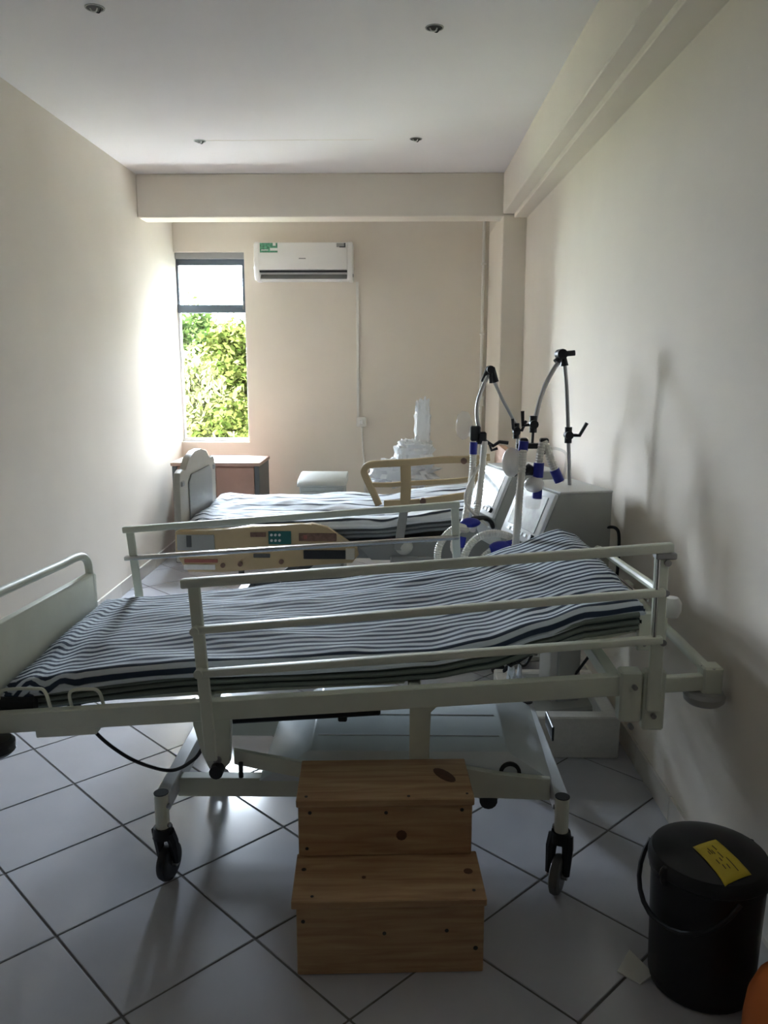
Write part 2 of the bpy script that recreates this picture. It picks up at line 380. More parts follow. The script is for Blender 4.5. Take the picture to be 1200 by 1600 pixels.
# ================================================================== OUTSIDE
g = MB(); g.box(-60, 40, YB+0.32, 90, -0.5, -0.25); tag(struct(g.build('ground_outside', 'ground'), 'grassy ground outside the window', 'ground'))
struct(MB().box(-16, 12, YB+.30, 10.0, -.3, -.22).build('bounce_paving', 'paving'), 'added unseen light-bouncing paving outside below the window', 'paving')  # added below the view to bounce sky light up onto the ceiling
def tree(name, label, x, y, h, rx, rz, lm, nleaf, leaf, seed, droop=0.0):
    t = thing(name, label, 'tree', (x, y, -0.25), 0, 'trees outside the window')
    rnd = random.Random(seed)
    m = MB(); zc = h-rz*0.95
    m.tube(catmull([(0,0,-0.05),(0.05,0.02,zc*0.5),(-0.03,0.0,zc)], 4), [0.09-0.006*i for i in range(9)], 8)
    for k in range(7):
        a = k*0.9+seed; m.tube([(0,0,zc*0.55+0.05*k),(rx*0.55*math.cos(a), rx*0.55*math.sin(a), zc+rz*rnd.uniform(-0.4, 0.6))], [0.035, 0.01], 6)
    m.build('trunk', 'bark', t, world=False)
    vs, fs = [], []
    clusters = []
    for _ in range(70):
        u = Vector((rnd.gauss(0,1), rnd.gauss(0,1), rnd.gauss(0,1))).normalized()*rnd.uniform(0.45, 1.0)
        clusters.append((Vector((u.x*rx, u.y*rx, zc+u.z*rz)), rnd.uniform(0.18, 0.34)*rx))
    leaf *= .72
    for _ in range(int(nleaf*2.6)):
        c, cr = rnd.choice(clusters)
        p = c+Vector((rnd.gauss(0,.5), rnd.gauss(0,.5), rnd.gauss(0,.5)))*cr
        if p.z < 0.1: p.z = 0.1+rnd.random()*0.3
        a = Vector((rnd.uniform(-1,1), rnd.uniform(-1,1), rnd.uniform(-.7,.5)-droop)).normalized(); b = a.cross(Vector((rnd.uniform(-1,1), rnd.uniform(-1,1), rnd.uniform(-1,1)))).normalized()
        L = leaf*rnd.uniform(0.7, 1.3); W = L*rnd.uniform(0.22, 0.36)*(0.6 if droop else 1)
        n = len(vs); vs += [p-a*L*.5, p+b*W, p+a*L*.5, p-b*W]; fs.append((n, n+1, n+2, n+3))
    me = bpy.data.meshes.new('foliage'); me.from_pydata([tuple(v) for v in vs], [], fs); me.materials.append(MATS[lm])
    o = bpy.data.objects.new('foliage', me); COL.objects.link(o); o.parent = t; o['kind'] = 'stuff'
tree('leafy_tree', 'bright green bamboo-like shrub at the lower left of the window view', -2.85, 10.9, 2.15, 0.62, 1.0, 'leaf_b', 4200, 0.16, 3, droop=0.5)
tree('leafy_tree', 'darker leafy tree at the upper left of the window view', -3.75, 14.2, 2.75, 0.85, 1.2, 'leaf_c', 4200, 0.15, 7)
tree('leafy_tree', 'pale green bushy tree filling the middle of the window view', -3.15, 13.4, 2.2, 0.95, 1.1, 'leaf_b', 5200, 0.13, 11)
tree('leafy_tree', 'rounded green tree at the right side of the window view', -2.35, 12.6, 2.32, 0.8, 1.15, 'leaf_a', 5000, 0.14, 19)
tree('leafy_tree', 'low bright shrub at the bottom right of the window view', -2.15, 10.4, 1.35, 0.55, 0.7, 'leaf_a', 3000, 0.12, 23)
tree('leafy_tree', 'added tree right of the window, hidden by the end wall, blocking sky glare on the left wall', -.15, 10.6, 4.3, 1.25, 1.9, 'leaf_c', 5200, 0.2, 41)  # unseen tree added to cut sky glare on the left wall
tree('leafy_tree', 'distant tall tree behind the others beyond the window', -4.6, 19.5, 3.0, 1.6, 1.5, 'leaf_b', 5200, 0.2, 29)
tree('leafy_tree', 'distant dark tree far right beyond the window', -3.2, 19.0, 2.7, 1.4, 1.4, 'leaf_a', 4600, 0.2, 31)

# ================================================================== CEILING LIGHT HOLES
for (x, y, lab) in [(-1.231, 3.581, 'open round light hole with loose wires, nearest on the left of the ceiling'),
                    (0.145, 3.804, 'open round light hole with loose wires, nearest on the right of the ceiling'),
                    (-1.289, 5.581, 'open round light hole near the cross beam, on the left by the ceiling joint'),
                    (0.101, 5.561, 'open round light hole near the cross beam, on the right')]:
    t = thing('light_hole', lab, 'light fitting', (x, y, ZC), 0, 'open light holes in the ceiling')
    MB().lathe([(0.0, -0.0015), (0.034, -0.0015), (0.034, 0.0)], seg=20).build('hole_dark_disc', 'black_plastic', t, world=False)  # flat black disc paints the dark inside of the open hole
    MB().lathe([(0.034, 0.0), (0.034, -0.003), (0.039, -0.003), (0.040, 0.0)], seg=20).build('rim', 'steel', t, world=False)
    MB().tube(catmull([(-.02,0,-.001),(-.012,.004,-.012),(.004,0,-.014),(.012,-.006,-.004)], 5), 0.003, 6).build('wire', 'paper', t, world=False)
    MB().tube(catmull([(.022,.006,-.001),(.012,.012,-.014),(-.006,.01,-.010)], 5), 0.003, 6).build('wire', 'black_plastic', t, world=False)

# ================================================================== AIR CONDITIONER
ax0, ax1 = -1.255, -0.405
ac = thing('air_conditioner', 'white split air conditioner with green sticker high on the end wall', 'air conditioner', ((ax0+ax1)/2, YB, 2.36))
prof = [(YB, 2.36), (YB, 2.675), (YB-.16, 2.675), (YB-.195, 2.655), (YB-.205, 2.45), (YB-.195, 2.445), (YB-.12, 2.405), (YB-.10, 2.36)]
MB().prism_x(prof, ax0+.045, ax1-.045).build('housing', 'ac_white', ac)
capp = [(YB, 2.355), (YB, 2.68), (YB-.16, 2.68), (YB-.19, 2.665), (YB-.20, 2.47), (YB-.185, 2.40), (YB-.15, 2.36)]
MB().prism_x(capp, ax0, ax0+.047, .012).build('end_cap', 'ac_white', ac)
MB().prism_x(capp, ax1-.047, ax1, .012).build('end_cap', 'ac_white', ac)
MB().box(ax0+.047, ax1-.047, YB-.214, YB-.202, 2.445, 2.668, 0.005, 2).build('front_panel', 'ac_white', ac)
MB().box(ax0+.047, ax1-.047, YB-.196, YB-.10, 2.425, 2.44).build('outlet', 'ac_dark', ac)
MB().bar((ax0+.05, YB-.150, 2.392), (ax1-.05, YB-.150, 2.392), .075, .008, up=(0,-.6,.8)).build('louver', 'ac_grey', ac)
st = MB().box(ax0+.058, ax0+.21, YB-.216, YB-.2138, 2.585, 2.664).build('sticker', 'green_print', ac)
MB().box(ax0+.145, ax0+.21, YB-.2172, YB-.2158, 2.600, 2.622).build('print', 'ac_white', st)
MB().box(ax0+.07, ax0+.13, YB-.2172, YB-.2158, 2.602, 2.609).build('print', 'ac_white', st)
MB().box(ax0+.17, ax0+.195, YB-.2172, YB-.2158, 2.640, 2.664).build('print', 'ac_white', st)
st = MB().box(ax1-.135, ax1-.058, YB-.216, YB-.2138, 2.628, 2.660).build('energy_label', 'ac_grey', ac)
MB().box(ax1-.07, ax1-.058, YB-.2172, YB-.2158, 2.625, 2.662).build('print', 'ac_dark', st)
MB().box(ax1-.11, ax1-.07, YB-.2172, YB-.2158, 2.625, 2.634).build('print', 'ac_dark', st)
MB().box((ax0+ax1)/2-.035, (ax0+ax1)/2+.025, YB-.2155, YB-.2138, 2.532, 2.540).build('badge', 'ac_grey', ac)
MB().cyl((ax1-.001, YB-.15, 2.40), (ax1+.004, YB-.15, 2.40), .014, seg=12).build('side_screw', 'ac_dark', ac)
# cable duct, isolator
t = MB().box(-.385, -.362, YB-.016, YB, 1.165, 2.36, .002).build('cable_duct', 'pvc'); tag(t, 'thin white cable duct running down the wall from the air conditioner', 'cable duct')
t = thing('isolator_switch', 'small white switch box on the wall under the cable duct', 'switch', (-.342, YB, 1.09))
MB().box(-.388, -.300, YB-.045, YB, 1.085, 1.172, .008, 2).build('box', 'pvc', t)
MB().box(-.358, -.330, YB-.055, YB-.044, 1.11, 1.148, .004).build('rocker', 'ac_white', t)
t = MB().tube(catmull([(-.340, YB-.006, 1.085), (-.333, YB-.006, .9), (-.318, YB-.006, .65), (-.315, YB-.006, .3)], 6), .008, 8).build('power_cable', 'pvc'); tag(t, 'thin cable hanging down the wall below the white switch box', 'cable')
t = thing('wall_conduit', 'white conduit pipe beside the column on the end wall', 'conduit', (.735, YB, .1))
MB().cyl((.735, YB-.016, .10), (.735, YB-.016, 2.9), .014, seg=10).build('pipe', 'pvc', t)
MB().box(.70, .765, YB-.04, YB, 1.27, 1.36, .006).build('junction_box', 'pvc', t)
for z in (.6, 1.9, 2.5): MB().box(.714, .756, YB-.033, YB, z, z+.02, .003).build('clip', 'pvc', t)

# ================================================================== CABINET UNDER THE WINDOW
cb = thing('cabinet', 'low cabinet with reddish brown doors and grey sides under the window', 'cabinet', (-1.51, 6.9, 0))
x0, x1, y0, y1, zt = -1.87, -1.15, 6.66, 7.16, .82
MB().box(x0-.01, x1+.01, y0-.012, y1+.01, zt, zt+.03, .004).build('top', 'cab_top', cb)
MB().box(x0, x0+.04, y0, y1, 0, zt, .003).build('side_panel', 'cab_grey', cb)
MB().box(x1-.04, x1, y0, y1, 0, zt, .003).build('side_panel', 'cab_grey', cb)
MB().box(x0+.04, x1-.04, y0+.02, y1, .06, zt).build('carcass', 'cab_wood', cb)
xm = (x0+x1)/2
for a, b, s_ in ((x0+.044, xm-.002, 1), (xm+.002, x1-.044, -1)):
    d = MB().box(a, b, y0-.002, y0+.018, .07, zt-.012, .003).build('door', 'cab_wood', cb)
    hx = (b-.04) if s_ > 0 else (a+.04)
    MB().tube([(hx, y0-.002, .40), (hx, y0-.028, .41), (hx, y0-.028, .52), (hx, y0-.002, .53)], .005, 8).build('handle', 'steel', d)
MB().box(x0+.04, x1-.04, y0+.03, y0+.05, 0, .06).build('plinth', 'cab_grey', cb)

# ================================================================== MATTRESS WITH SHEET (lofted)
def lerp_tab(tab, x):
    if x <= tab[0][0]: return tab[0][1]
    for (a, za), (b, zb) in zip(tab[:-1], tab[1:]):
        if x <= b:
            t = (x-a)/(b-a); t = t*t*(3-2*t)*0.5+t*0.5
            return za+(zb-za)*t
    return tab[-1][1]
def loft_mattress(root, x0, x1, y0, y1, near, far, th, sheet_m, wr, seed, drop, sag=0.012, core_m='mattress_shade_green'):
    nx = 120
    def zt(x, t):
        return lerp_tab(near, x)*(1-t)+lerp_tab(far, x)*t
    # core
    m = MB(); rings = []
    for i in range(nx//2+1):
        x = x0+(x1-x0)*i/(nx//2); e = min(i, nx//2-i); ins = 0.02 if e == 0 else 0.0
        ring = []
        sec = [(.0, -th+.02), (.0, -.03), (.012, -.01), (.035, 0), (.5, 0), (.965, 0), (.988, -.01), (1, -.03), (1, -th+.02), (.985, -th), (.5, -th), (.015, -th)]
        for t, dz in sec:
            z = zt(x, t)+dz
            if ins: z = z-ins if dz > -th/2 else z+ins
            ring.append(m.bm.verts.new((x, y0+(y1-y0)*t, z-(0.020 if dz > -th*.5 else 0.0))))
        rings.append(ring)
    n = len(rings[0])
    for a, b in zip(rings[:-1], rings[1:]):
        for k in range(n): m.bm.faces.new((a[k], a[(k+1)%n], b[(k+1)%n], b[k]))
    m.bm.faces.new(rings[0]); m.bm.faces.new(list(reversed(rings[-1])))
    core = m.build('mattress_core', core_m, root)
    for j, f in enumerate((.40, .62, .84)):
        pts = []
        for i in range(61):
            x = x0+.01+(x1-x0-.02)*i/60
            pts.append((x, y0-.004+.004*noise.noise(Vector((x*3, j*5, seed))), zt(x, 0)-th*f+.006*noise.noise(Vector((x*2.3, j*3.1, seed+2)))))
        MB().tube(pts, .0085, 8).build('fold', core_m.replace('mattress', 'fold'), core)
    # sheet: section runs up the near side, across, and down the far side
    bm = bmesh.new(); uvl = bm.loops.layers.uv.new('UVMap')
    sec = []
    for k in range(9): sec.append((-.006, -drop+(drop-.03)*k/8.0))
    for a in (20, 45, 70): sec.append((-.006+.03*(1-math.cos(R(a))), -.03+.034*math.sin(R(a))))
    W = y1-y0; NT = 64
    for k in range(NT+1): sec.append((.03+(W-.06)*k/NT, .004))
    for a in (70, 45, 20): sec.append((W+.006-.03*(1-math.cos(R(a))), -.03+.034*math.sin(R(a))))
    for k in range(9): sec.append((W+.006, -.03-(drop-.03)*k/8.0))
    s_ = [0.0]
    for a, b in zip(sec[:-1], sec[1:]): s_.append(s_[-1]+math.hypot(b[0]-a[0], b[1]-a[1]))
    xs = [x0-.006]*3+[x0-.006+.03*(1-math.cos(R(a))) for a in (30, 60)]+[x0+.03+(x1-x0-.06)*i/nx for i in range(nx+1)]+[x1+.006-.03*(1-math.cos(R(a))) for a in (60, 30)]+[x1+.006]*3
    nX = len(xs)
    enddz = {0: -drop, 1: -drop*.6, 2: -.03, 3: -.012, 4: -.003, nX-1: -drop, nX-2: -drop*.6, nX-3: -.03, nX-4: -.012, nX-5: -.003}
    grid, U = [], 0.0; us = []
    for i, x in enumerate(xs):
        if i: U += math.hypot(xs[i]-xs[i-1], enddz.get(i, 0)-enddz.get(i-1, 0))
        us.append(U); row = []
        for k, (dy, dz) in enumerate(sec):
            t = min(1, max(0, dy/W)); y = y0+dy
            ze = enddz.get(i, 0)
            d2 = min(dz, ze+.004) if ze else dz
            p = Vector((x, y, 0))
            n1 = noise.noise(Vector((x*2.2+seed, y*7+x*1.4, seed)))
            n2 = noise.noise(Vector((x*6+seed, y*13-x*5, 2.0+seed)))
            n3 = abs(noise.noise(Vector((x*1.5-y*2.5+seed, y*5+x*2.0, 5.0))))
            h = wr*(n1*.8+n2*.35-n3*1.1+.2)
            top = 1.0 if dz > -.02 else 0.35
            z = zt(x, t)+d2+h*top
            side = 0.0
            if dz < -.03:
                side = (0.008*noise.noise(Vector((x*1.2, dz*26, seed+9)))+0.010*noise.noise(Vector((x*2.5+dz*9, dz*40, seed+4))))*min(1, (-dz)/.06)
                z += .012*noise.noise(Vector((x*2.6, seed, 3.3)))*(-dz/drop)
                side += .006*(-dz/drop)
            yy = y-side-0.004*(dz < -.03) if t < .5 else y+side
            row.append(bm.verts.new((x, yy, z)))
        grid.append(row)
    for i in range(nX-1):
        for k in range(len(sec)-1):
            f = bm.faces.new((grid[i][k], grid[i+1][k], grid[i+1][k+1], grid[i][k+1])); f.smooth = True
            for lp, (a, b) in zip(f.loops, ((i, k), (i+1, k), (i+1, k+1), (i, k+1))):
                xx = xs[a]
                # cloth bunches up close to the foot end, so the stripes weave there
                foot = max(0.0, 1-(xx-x0)/.26)
                warp = foot*.026*math.sin((xx-x0)*58+2.5*math.sin(s_[b]*3.1))+.010*noise.noise(Vector((xx*1.3+seed, s_[b]*2, 1)))
                lp[uvl].uv = (us[a], s_[b]+warp)
    bm.transform(wm(root).inverted())
    bmesh.ops.recalc_face_normals(bm, faces=bm.faces)
    me = bpy.data.meshes.new('bed_sheet'); bm.to_mesh(me); bm.free(); me.materials.append(MATS[sheet_m])
    o = bpy.data.objects.new('bed_sheet', me); COL.objects.link(o); o.parent = root
    sm = o.modifiers.new('cloth', 'SOLIDIFY'); sm.thickness = 0.003; sm.offset = 1
    return o

# ================================================================== NEAR BED
TI = 0.073                                      # the top frame is tipped head-end up
def bz(x, z0): return z0+TI*x
bed = thing('hospital_bed', 'cream steel hospital bed on castors with raised side rails, nearest the viewer', 'bed', (-.12, 2.84, 0))
BP = 'bed_paint'
# long frame tubes
for y in (2.36, 3.32):
    MB().bar((-1.42, y, bz(-1.42, .645)), (.72, y, bz(.72, .645)), .035, .064).build('side_beam', BP, bed)
    MB().bar((.70, y, bz(.70, .637)), (.955, y, bz(.955, .637)), .030, .048).build('beam_extension', BP, bed)
    MB().bar((-1.12, y+.001, bz(-1.12, .607)), (-.93, y+.001, bz(-.93, .607)), .038, .030).build('reinforcing_plate', BP, bed)
for x in (-1.38, -.6, .05, .66): MB().bar((x, 2.37, bz(x, .645)), (x, 3.31, bz(x, .645)), .04, .045).build('cross_member', BP, bed)
# head end crossbar with corner roller bumpers
MB().tube([(.95, 2.40, bz(.95, .655)), (.95, 3.30, bz(.95, .655))], .018, 12).build('end_bar', BP, bed)
for y in (2.37, 3.33):
    k = MB().bar((.945, y, bz(.945, .598)), (.945, y, bz(.945, .685)), .060, .060, up=(1,0,0), bev=.006).build('corner_socket', BP, bed)
    MB().lathe([(0.0, .0), (.028, .0), (.030, .005), (.028, .008), (0, .008)], (.945, y, bz(.945, .674)), 20).build('socket_cap', 'steel', k)
    MB().lathe([(0, -.040), (.050, -.040), (.060, -.030), (.062, -.014), (.054, -.002), (.02, 0), (0, 0)], (.932, y, bz(.945, .604)), 24).build('bumper_wheel', 'grey_rubber', bed)
for y in (2.33, 3.37):
    MB().lathe([(0, -.05), (.05, -.05), (.062, -.038), (.062, -.012), (.05, 0), (0, 0)], (-1.245, y, bz(-1.245, .606)), 20).build('bumper_wheel', 'rubber', bed)
# deck (mesh platform under the mattress) and its dark mechanism at the foot
for a, b, za, zb in ((-1.2, .02, .585, .668), (.04, .74, .672, .842)):
    for y in (2.46, 3.26): MB().bar((a, y, za), (b, y, zb), .03, .025).build('deck_tube', BP, bed)
for k in range(9):
    x = -1.12+k*.135; z = .585+.068*(x+1.2); MB().bar((x, 2.47, z), (x, 3.25, z), .05, .008).build('deck_slat', BP, bed)
for k in range(5):
    x = .12+k*.135; z = .672+.243*(x-.04); MB().bar((x, 2.47, z), (x, 3.25, z), .05, .008).build('deck_slat', BP, bed)
MB().bar((.20, 2.60, .645), (.52, 2.60, .775), .03, .02).bar((.20, 3.12, .645), (.52, 3.12, .775), .03, .02).build('backrest_strut', BP, bed)
# head end: mattress stop bar, wire and end plate
MB().tube(catmull([(.80, 3.26, .80), (.80, 3.25, .90), (.81, 3.20, .915), (.815, 2.9, .928), (.82, 2.52, .945), (.82, 2.46, .93), (.815, 2.44, .84)], 6), .014, 10).build('mattress_stop', BP, bed)
MB().tube([(.775, 3.2, .89), (.785, 2.5, .915)], .004, 6).build('stop_wire', 'chrome', bed)
MB().box(.735, .825, 2.425, 2.445, .775, .90, .006).build('end_plate', BP, bed)
for x in (.755, .80): MB().cyl((x, 2.412, .80), (x, 2.426, .80), .006, seg=10).build('bolt', 'steel', bed)
MB().lathe([(0, -.03), (.022, -.03), (.03, -.01), (.03, .015), (.02, .03), (0, .03)], (.825, 2.40, .925), 14).build('corner_buffer', 'paper', bed)
# near side rail: three bars, two posts
for z0, z1, h in ((1.018, 1.133, .027), (.876, 1.0, .022), (.742, .857, .022)):
    MB().bar((-.635 if h > .025 else -.60, 2.30, z0), (.785 if h > .025 else .77, 2.30, z1), .030, h, bev=.005, seg=2).build('rail_bar', BP, bed)
MB().bar((-.602, 2.315, 1.02), (-.570, 2.315, .455), .014, .036, up=(1,0,0)).build('rail_post', BP, bed)
MB().bar((.760, 2.315, 1.135), (.762, 2.315, .628), .014, .040, up=(1,0,0)).build('rail_post', BP, bed)
MB().cyl((.745, 2.296, 1.115), (.745, 2.296, .86), .006, seg=10).build('latch_rod', 'chrome', bed)
MB().box(.735, .795, 2.285, 2.325, 1.098, 1.118, .004).build('rail_bracket', 'steel', bed)
for z in (1.085, .995, .845): MB().cyl((.775, 2.30, z), (.775, 2.335, z), .010, seg=10).build('bolt', 'steel', bed)
for (x, z) in ((-.598, .876), (-.592, .745)): MB().cyl((x, 2.28, z), (x, 2.33, z), .014, seg=12).build('bolt', BP, bed)
# rail mounting brackets on the beam
MB().box(.665, .73, 2.325, 2.38, .585, .745, .006).build('rail_mount', BP, bed)
MB().box(.735, .80, 2.325, 2.36, .56, .75, .006).build('rail_mount', BP, bed)
for (x, z) in ((.705, .70), (.765, .68), (.765, .61), (.70, .575)): MB().cyl((x, 2.312, z), (x, 2.33, z), .008, seg=10).build('bolt', 'steel', bed)
# far side rail
for z0, z1, h in ((.955, 1.07, .027), (.832, .93, .018)):
    MB().bar((-1.17, 3.38, z0), (.255, 3.38, z1), .030, h, bev=.005, seg=2).build('rail_bar', BP if h > .02 else 'chrome', bed)
MB().bar((-1.145, 3.392, .95), (-1.115, 3.392, .60), .014, .034, up=(1,0,0)).build('rail_post', BP, bed)
MB().bar((.235, 3.392, 1.06), (.255, 3.392, .66), .014, .034, up=(1,0,0)).build('rail_post', BP, bed)
# foot board: panel and tube hoop
fb = MB().prism_x([(2.30, .60), (2.30, .835), (2.33, .845), (3.27, .80), (3.29, .785), (3.29, .60)], -1.292, -1.262, .006).build('foot_panel', BP, bed)
hoop = [(-1.277, 2.26, .60), (-1.277, 2.26, .86), (-1.277, 2.29, .915), (-1.277, 2.36, .935)]+[(-1.277, 2.5+.1*k, .930-.006*k) for k in range(6)]+[(-1.277, 3.14, .893), (-1.277, 3.22, .870), (-1.277, 3.255, .81), (-1.277, 3.26, .60)]
MB().tube(catmull(hoop, 5), .016, 12).build('foot_hoop', BP, bed)
# foot end handles and dark mechanism
for (a, b) in ((-1.24, -1.10), (-1.02, -.93)):
    MB().tube(catmull([(a, 2.39, .585), (a, 2.385, .645), (b-.03, 2.385, .655), (b, 2.385, .645), (b+.012, 2.39, .590)], 5), .0055, 8).build('mattress_loop', BP, bed)
MB().box(-1.30, -1.13, 2.380, 2.407, .565, .622, .008).build('crank_housing', 'black_plastic', bed)
MB().bar((-1.06, 2.46, .575), (-.90, 2.46, .620), .04, .022).build('lever', 'black_plastic', bed)
# centre actuators
MB().bar((-.56, 2.56, .500), (-.06, 2.56, .535), .05, .060, bev=.006).build('actuator', 'black_plastic', bed)
MB().bar((-.10, 2.56, .528), (.04, 2.56, .560), .035, .03, bev=.004).build('actuator_rod', 'dark_frame', bed)
MB().bar((.02, 2.54, .558), (.16, 2.54, .590), .03, .045).build('actuator_mount', BP, bed)
MB().box(-.20, -.17, 2.54, 2.58, .480, .51, .004).build('actuator_clip', 'black_plastic', bed)
# lift brackets and levers
for y in (2.42, 3.20):
    MB().prism([(-.650, .605), (-.530, .61), (-.528, .52), (-.535, .40), (-.56, .375), (-.60, .38), (-.625, .44), (-.645, .53)], y-.018, y+.018, .004).build('lift_bracket', BP, bed)
    MB().cyl((-.572, y-.05, .385), (-.572, y+.05, .385), .022, seg=14).build('pivot_roller', 'rubber', bed)
    MB().cyl((-.572, y-.025, .413), (-.572, y-.017, .413), .013, seg=12).build('bolt', 'steel', bed)
    if y > 3: continue
    MB().prism([(.035, .64), (.175, .65), (.16, .63), (.098, .58), (.098, .36), (.036, .36), (.036, .58)], y-.016, y+.016, .004).build('lift_column', BP, bed)
    MB().prism([(-.53, .425), (-.05, .335), (-.05, .275), (-.53, .375)], y+.025, y+.045, .003).build('lift_lever', BP, bed)
    MB().prism([(.10, .395), (.33, .350), (.49, .335), (.49, .262), (.10, .275)], y+.020, y+.045, .003).build('lift_lever', BP, bed)
MB().cyl((-.505, 2.43, .39), (-.505, 2.43, .34), .008, seg=8).build('stop_pin', 'black_plastic', bed)
# base: two long tubes, two cross tubes, cover, castors
for y in (2.51, 2.96): MB().bar((-.73, y, .270), (.52, y, .275), .045, .066).build('base_beam', BP, bed)
for x in (-.745, .515): MB().bar((x, 2.37, .285), (x, 3.12, .285), .045, .06).build('base_crossbar', 'bed_paint_white', bed)
m = MB(); T0 = [(-.29, 2.49, .405), (.36, 2.49, .405), (.36, 3.02, .415), (-.29, 3.02, .415)]; B0 = [(-.46, 2.475, .30), (.525, 2.475, .30), (.545, 3.08, .30), (-.46, 3.08, .30)]
v, f = m._faces(B0+T0, [(0,1,2,3),(4,5,6,7),(0,1,5,4),(1,2,6,5),(2,3,7,6),(3,0,4,7)])
bmesh.ops.bevel(m.bm, geom=list(m.bm.edges), offset=.006, segments=2, affect='EDGES', profile=.5)
cv = m.build('base_cover', 'cover_white', bed)
for y, z in ((2.60, .4073), (2.76, .4107)): MB().box(-.272, .342, y-.003, y+.003, z-.004, z+.0012, .0005).build('seam', 'ac_grey', cv)
MB().box(.545, .553, 2.72, 2.86, .33, .385, .003).build('cover_clip', 'black_plastic', cv)
MB().lathe([(.024, -.009), (.036, -.009), (.036, .009), (.024, .009), (.024, -.009)], (0,0,0), 20).build('x', 'rubber').name = 'tmp'
o = bpy.data.objects['tmp']; o.name = 'guide_ring'; o.parent = bed; o.matrix_local = Matrix.Translation(Vector((.365, 2.485, .338))-bed.location) @ Matrix.Rotation(R(90), 4, 'X')
MB().cyl((.30, 2.50, .225), (.30, 2.55, .225), .03, seg=14).build('base_roller', 'rubber', bed)
def castor(x, y, ang, first=False):
    M = Matrix.Translation((x, y, 0))@Matrix.Rotation(ang, 4, 'Z')
    def pt(p): return M@Vector(p)
    s_ = MB().tube([pt((0,0,.315)), pt((0,0,.19))], .022, 14).build('castor_stem', BP, bed)
    MB().tube([pt((0,0,.3151)), pt((0,0,.318))], .0235, 14).build('stem_cap', 'black_plastic', s_)
    for z in (.275, .21):
        MB().tube([pt((0,-.027,z)), pt((0,-.015,z))], .008, 10).build('bolt', 'steel', s_)
    fk = MB()
    for sy in (-1, 1):
        fk.tube([pt((.0,.020*sy,.185)), pt((.012,.026*sy,.15)), pt((.026,.027*sy,.066))], [.020, .018, .012], 8)
    fk.tube([pt((0,0,.20)), pt((0,0,.165))], [.030, .034], 16)
    fk.build('castor_fork', 'black_plastic', bed)
    wv = MB(); wv.lathe([(0,-.016), (.036,-.016), (.050,-.017), (.060,-.012), (.0635,0), (.060,.012), (.050,.017), (.036,.016), (0,.016)], (0,0,0), 28)
    bmesh.ops.transform(wv.bm, matrix=M@Matrix.Translation((.026,0,.0635))@Matrix.Rotation(R(90), 4, 'X'), verts=wv.bm.verts)
    wh = wv.build('castor_wheel', 'wheel_grey' if first else 'rubber', bed)
    MB().tube([pt((.026,-.032,.0635)), pt((.026,.032,.0635))], .012, 12).build('axle', 'steel', wh)
castor(-.748, 2.37, R(75)); castor(.515, 2.37, R(245), True); castor(-.745, 3.10, R(70)); castor(.515, 3.10, R(200))
# cable
cbl = MB().tube(catmull([(-1.04, 2.47, .62), (-1.02, 2.44, .58), (-.99, 2.49, .46), (-.91, 2.5, .38), (-.83, 2.5, .34), (-.74, 2.48, .335), (-.66, 2.45, .39), (-.62, 2.44, .45)], 8), .006, 8).build('control_cable', 'black_plastic', bed)

mt = thing('mattress', 'thin mattress under a navy and white striped sheet on the near bed', 'mattress', (-.25, 2.87, .6))
near = [(-1.24, .657), (-.63, .727), (-.35, .743), (-.1, .755), (.10, .772), (.27, .806), (.45, .866), (.58, .912), (.74, .935)]
far = [(-1.24, .672), (-.79, .71), (-.33, .755), (0, .797), (.26, .838), (.47, .91), (.66, .98), (.72, .965), (.76, .935)]
loft_mattress(mt, -1.24, .745, 2.42, 3.32, near, far, .098, 'sheet_near', .013, 1.7, .040)  # short drop; dark core and tubes carry the shaded side of the sheet

# ================================================================== WOODEN STEP
stp = thing('wooden_step', 'two-tread pine step stool standing before the bed', 'step stool', (-.03, 2.19, 0), R(2.6))
def lb(x0, x1, y0, y1, z0, z1, name, mm='pine', par=None, bev=.003):
    return MB().box(x0, x1, y0, y1, z0, z1, bev).build(name, mm, par or stp, world=False)
hw = .257
lb(-hw+.004, hw, -.205, -.185, 0, .212, 'lower_riser'); lb(-hw-.008, hw+.004, -.222, .0, .212, .236, 'lower_tread')
lb(-hw-.002, hw-.012, -.018, .002, .236, .400, 'upper_riser'); lb(-hw-.006, hw-.008, -.036, .205, .400, .424, 'upper_tread')
m = MB().prism_x([(-.185, 0), (.20, 0), (.20, .40), (.002, .40), (.002, .212), (-.185, .212)], -hw+.004, -hw+.024); m.build('side_board', 'pine', stp, world=False)
m = MB().prism_x([(-.185, 0), (.20, 0), (.20, .40), (.002, .40), (.002, .212), (-.185, .212)], hw-.034, hw-.014); m.build('side_board', 'pine', stp, world=False)
lb(-hw+.024, hw-.034, .18, .20, 0, .40, 'back_board')
def dots(pts, plane):
    for (a, b, r, mm) in pts:
        m = MB()
        if plane[0] == 'y': m.cyl((a, plane[1]-.0012, b), (a, plane[1]+.002, b), r, seg=10)
        else: m.cyl((a, b, plane[1]-.002), (a, b, plane[1]+.001), r, seg=10)
        m.build('screw' if mm == 'screw' else 'knot', mm, stp, world=False)
dots([(-.225, .375, .0055, 'screw'), (-.005, .372, .0055, 'screw'), (.215, .378, .0055, 'screw'), (-.235, .262, .005, 'screw'), (.04, .30, .016, 'knot')], ('y', -.018))
dots([(-.235, .165, .0055, 'screw'), (-.015, .125, .0055, 'screw'), (.155, .130, .0055, 'screw'), (.235, .075, .0065, 'screw')], ('y', -.205))
dots([(-.21, -.20, .0045, 'screw'), (-.07, -.12, .006, 'knot'), (.225, -.10, .013, 'knot'), (-.24, -.08, .007, 'screw'), (.23, -.185, .005, 'screw')], ('z', .236))
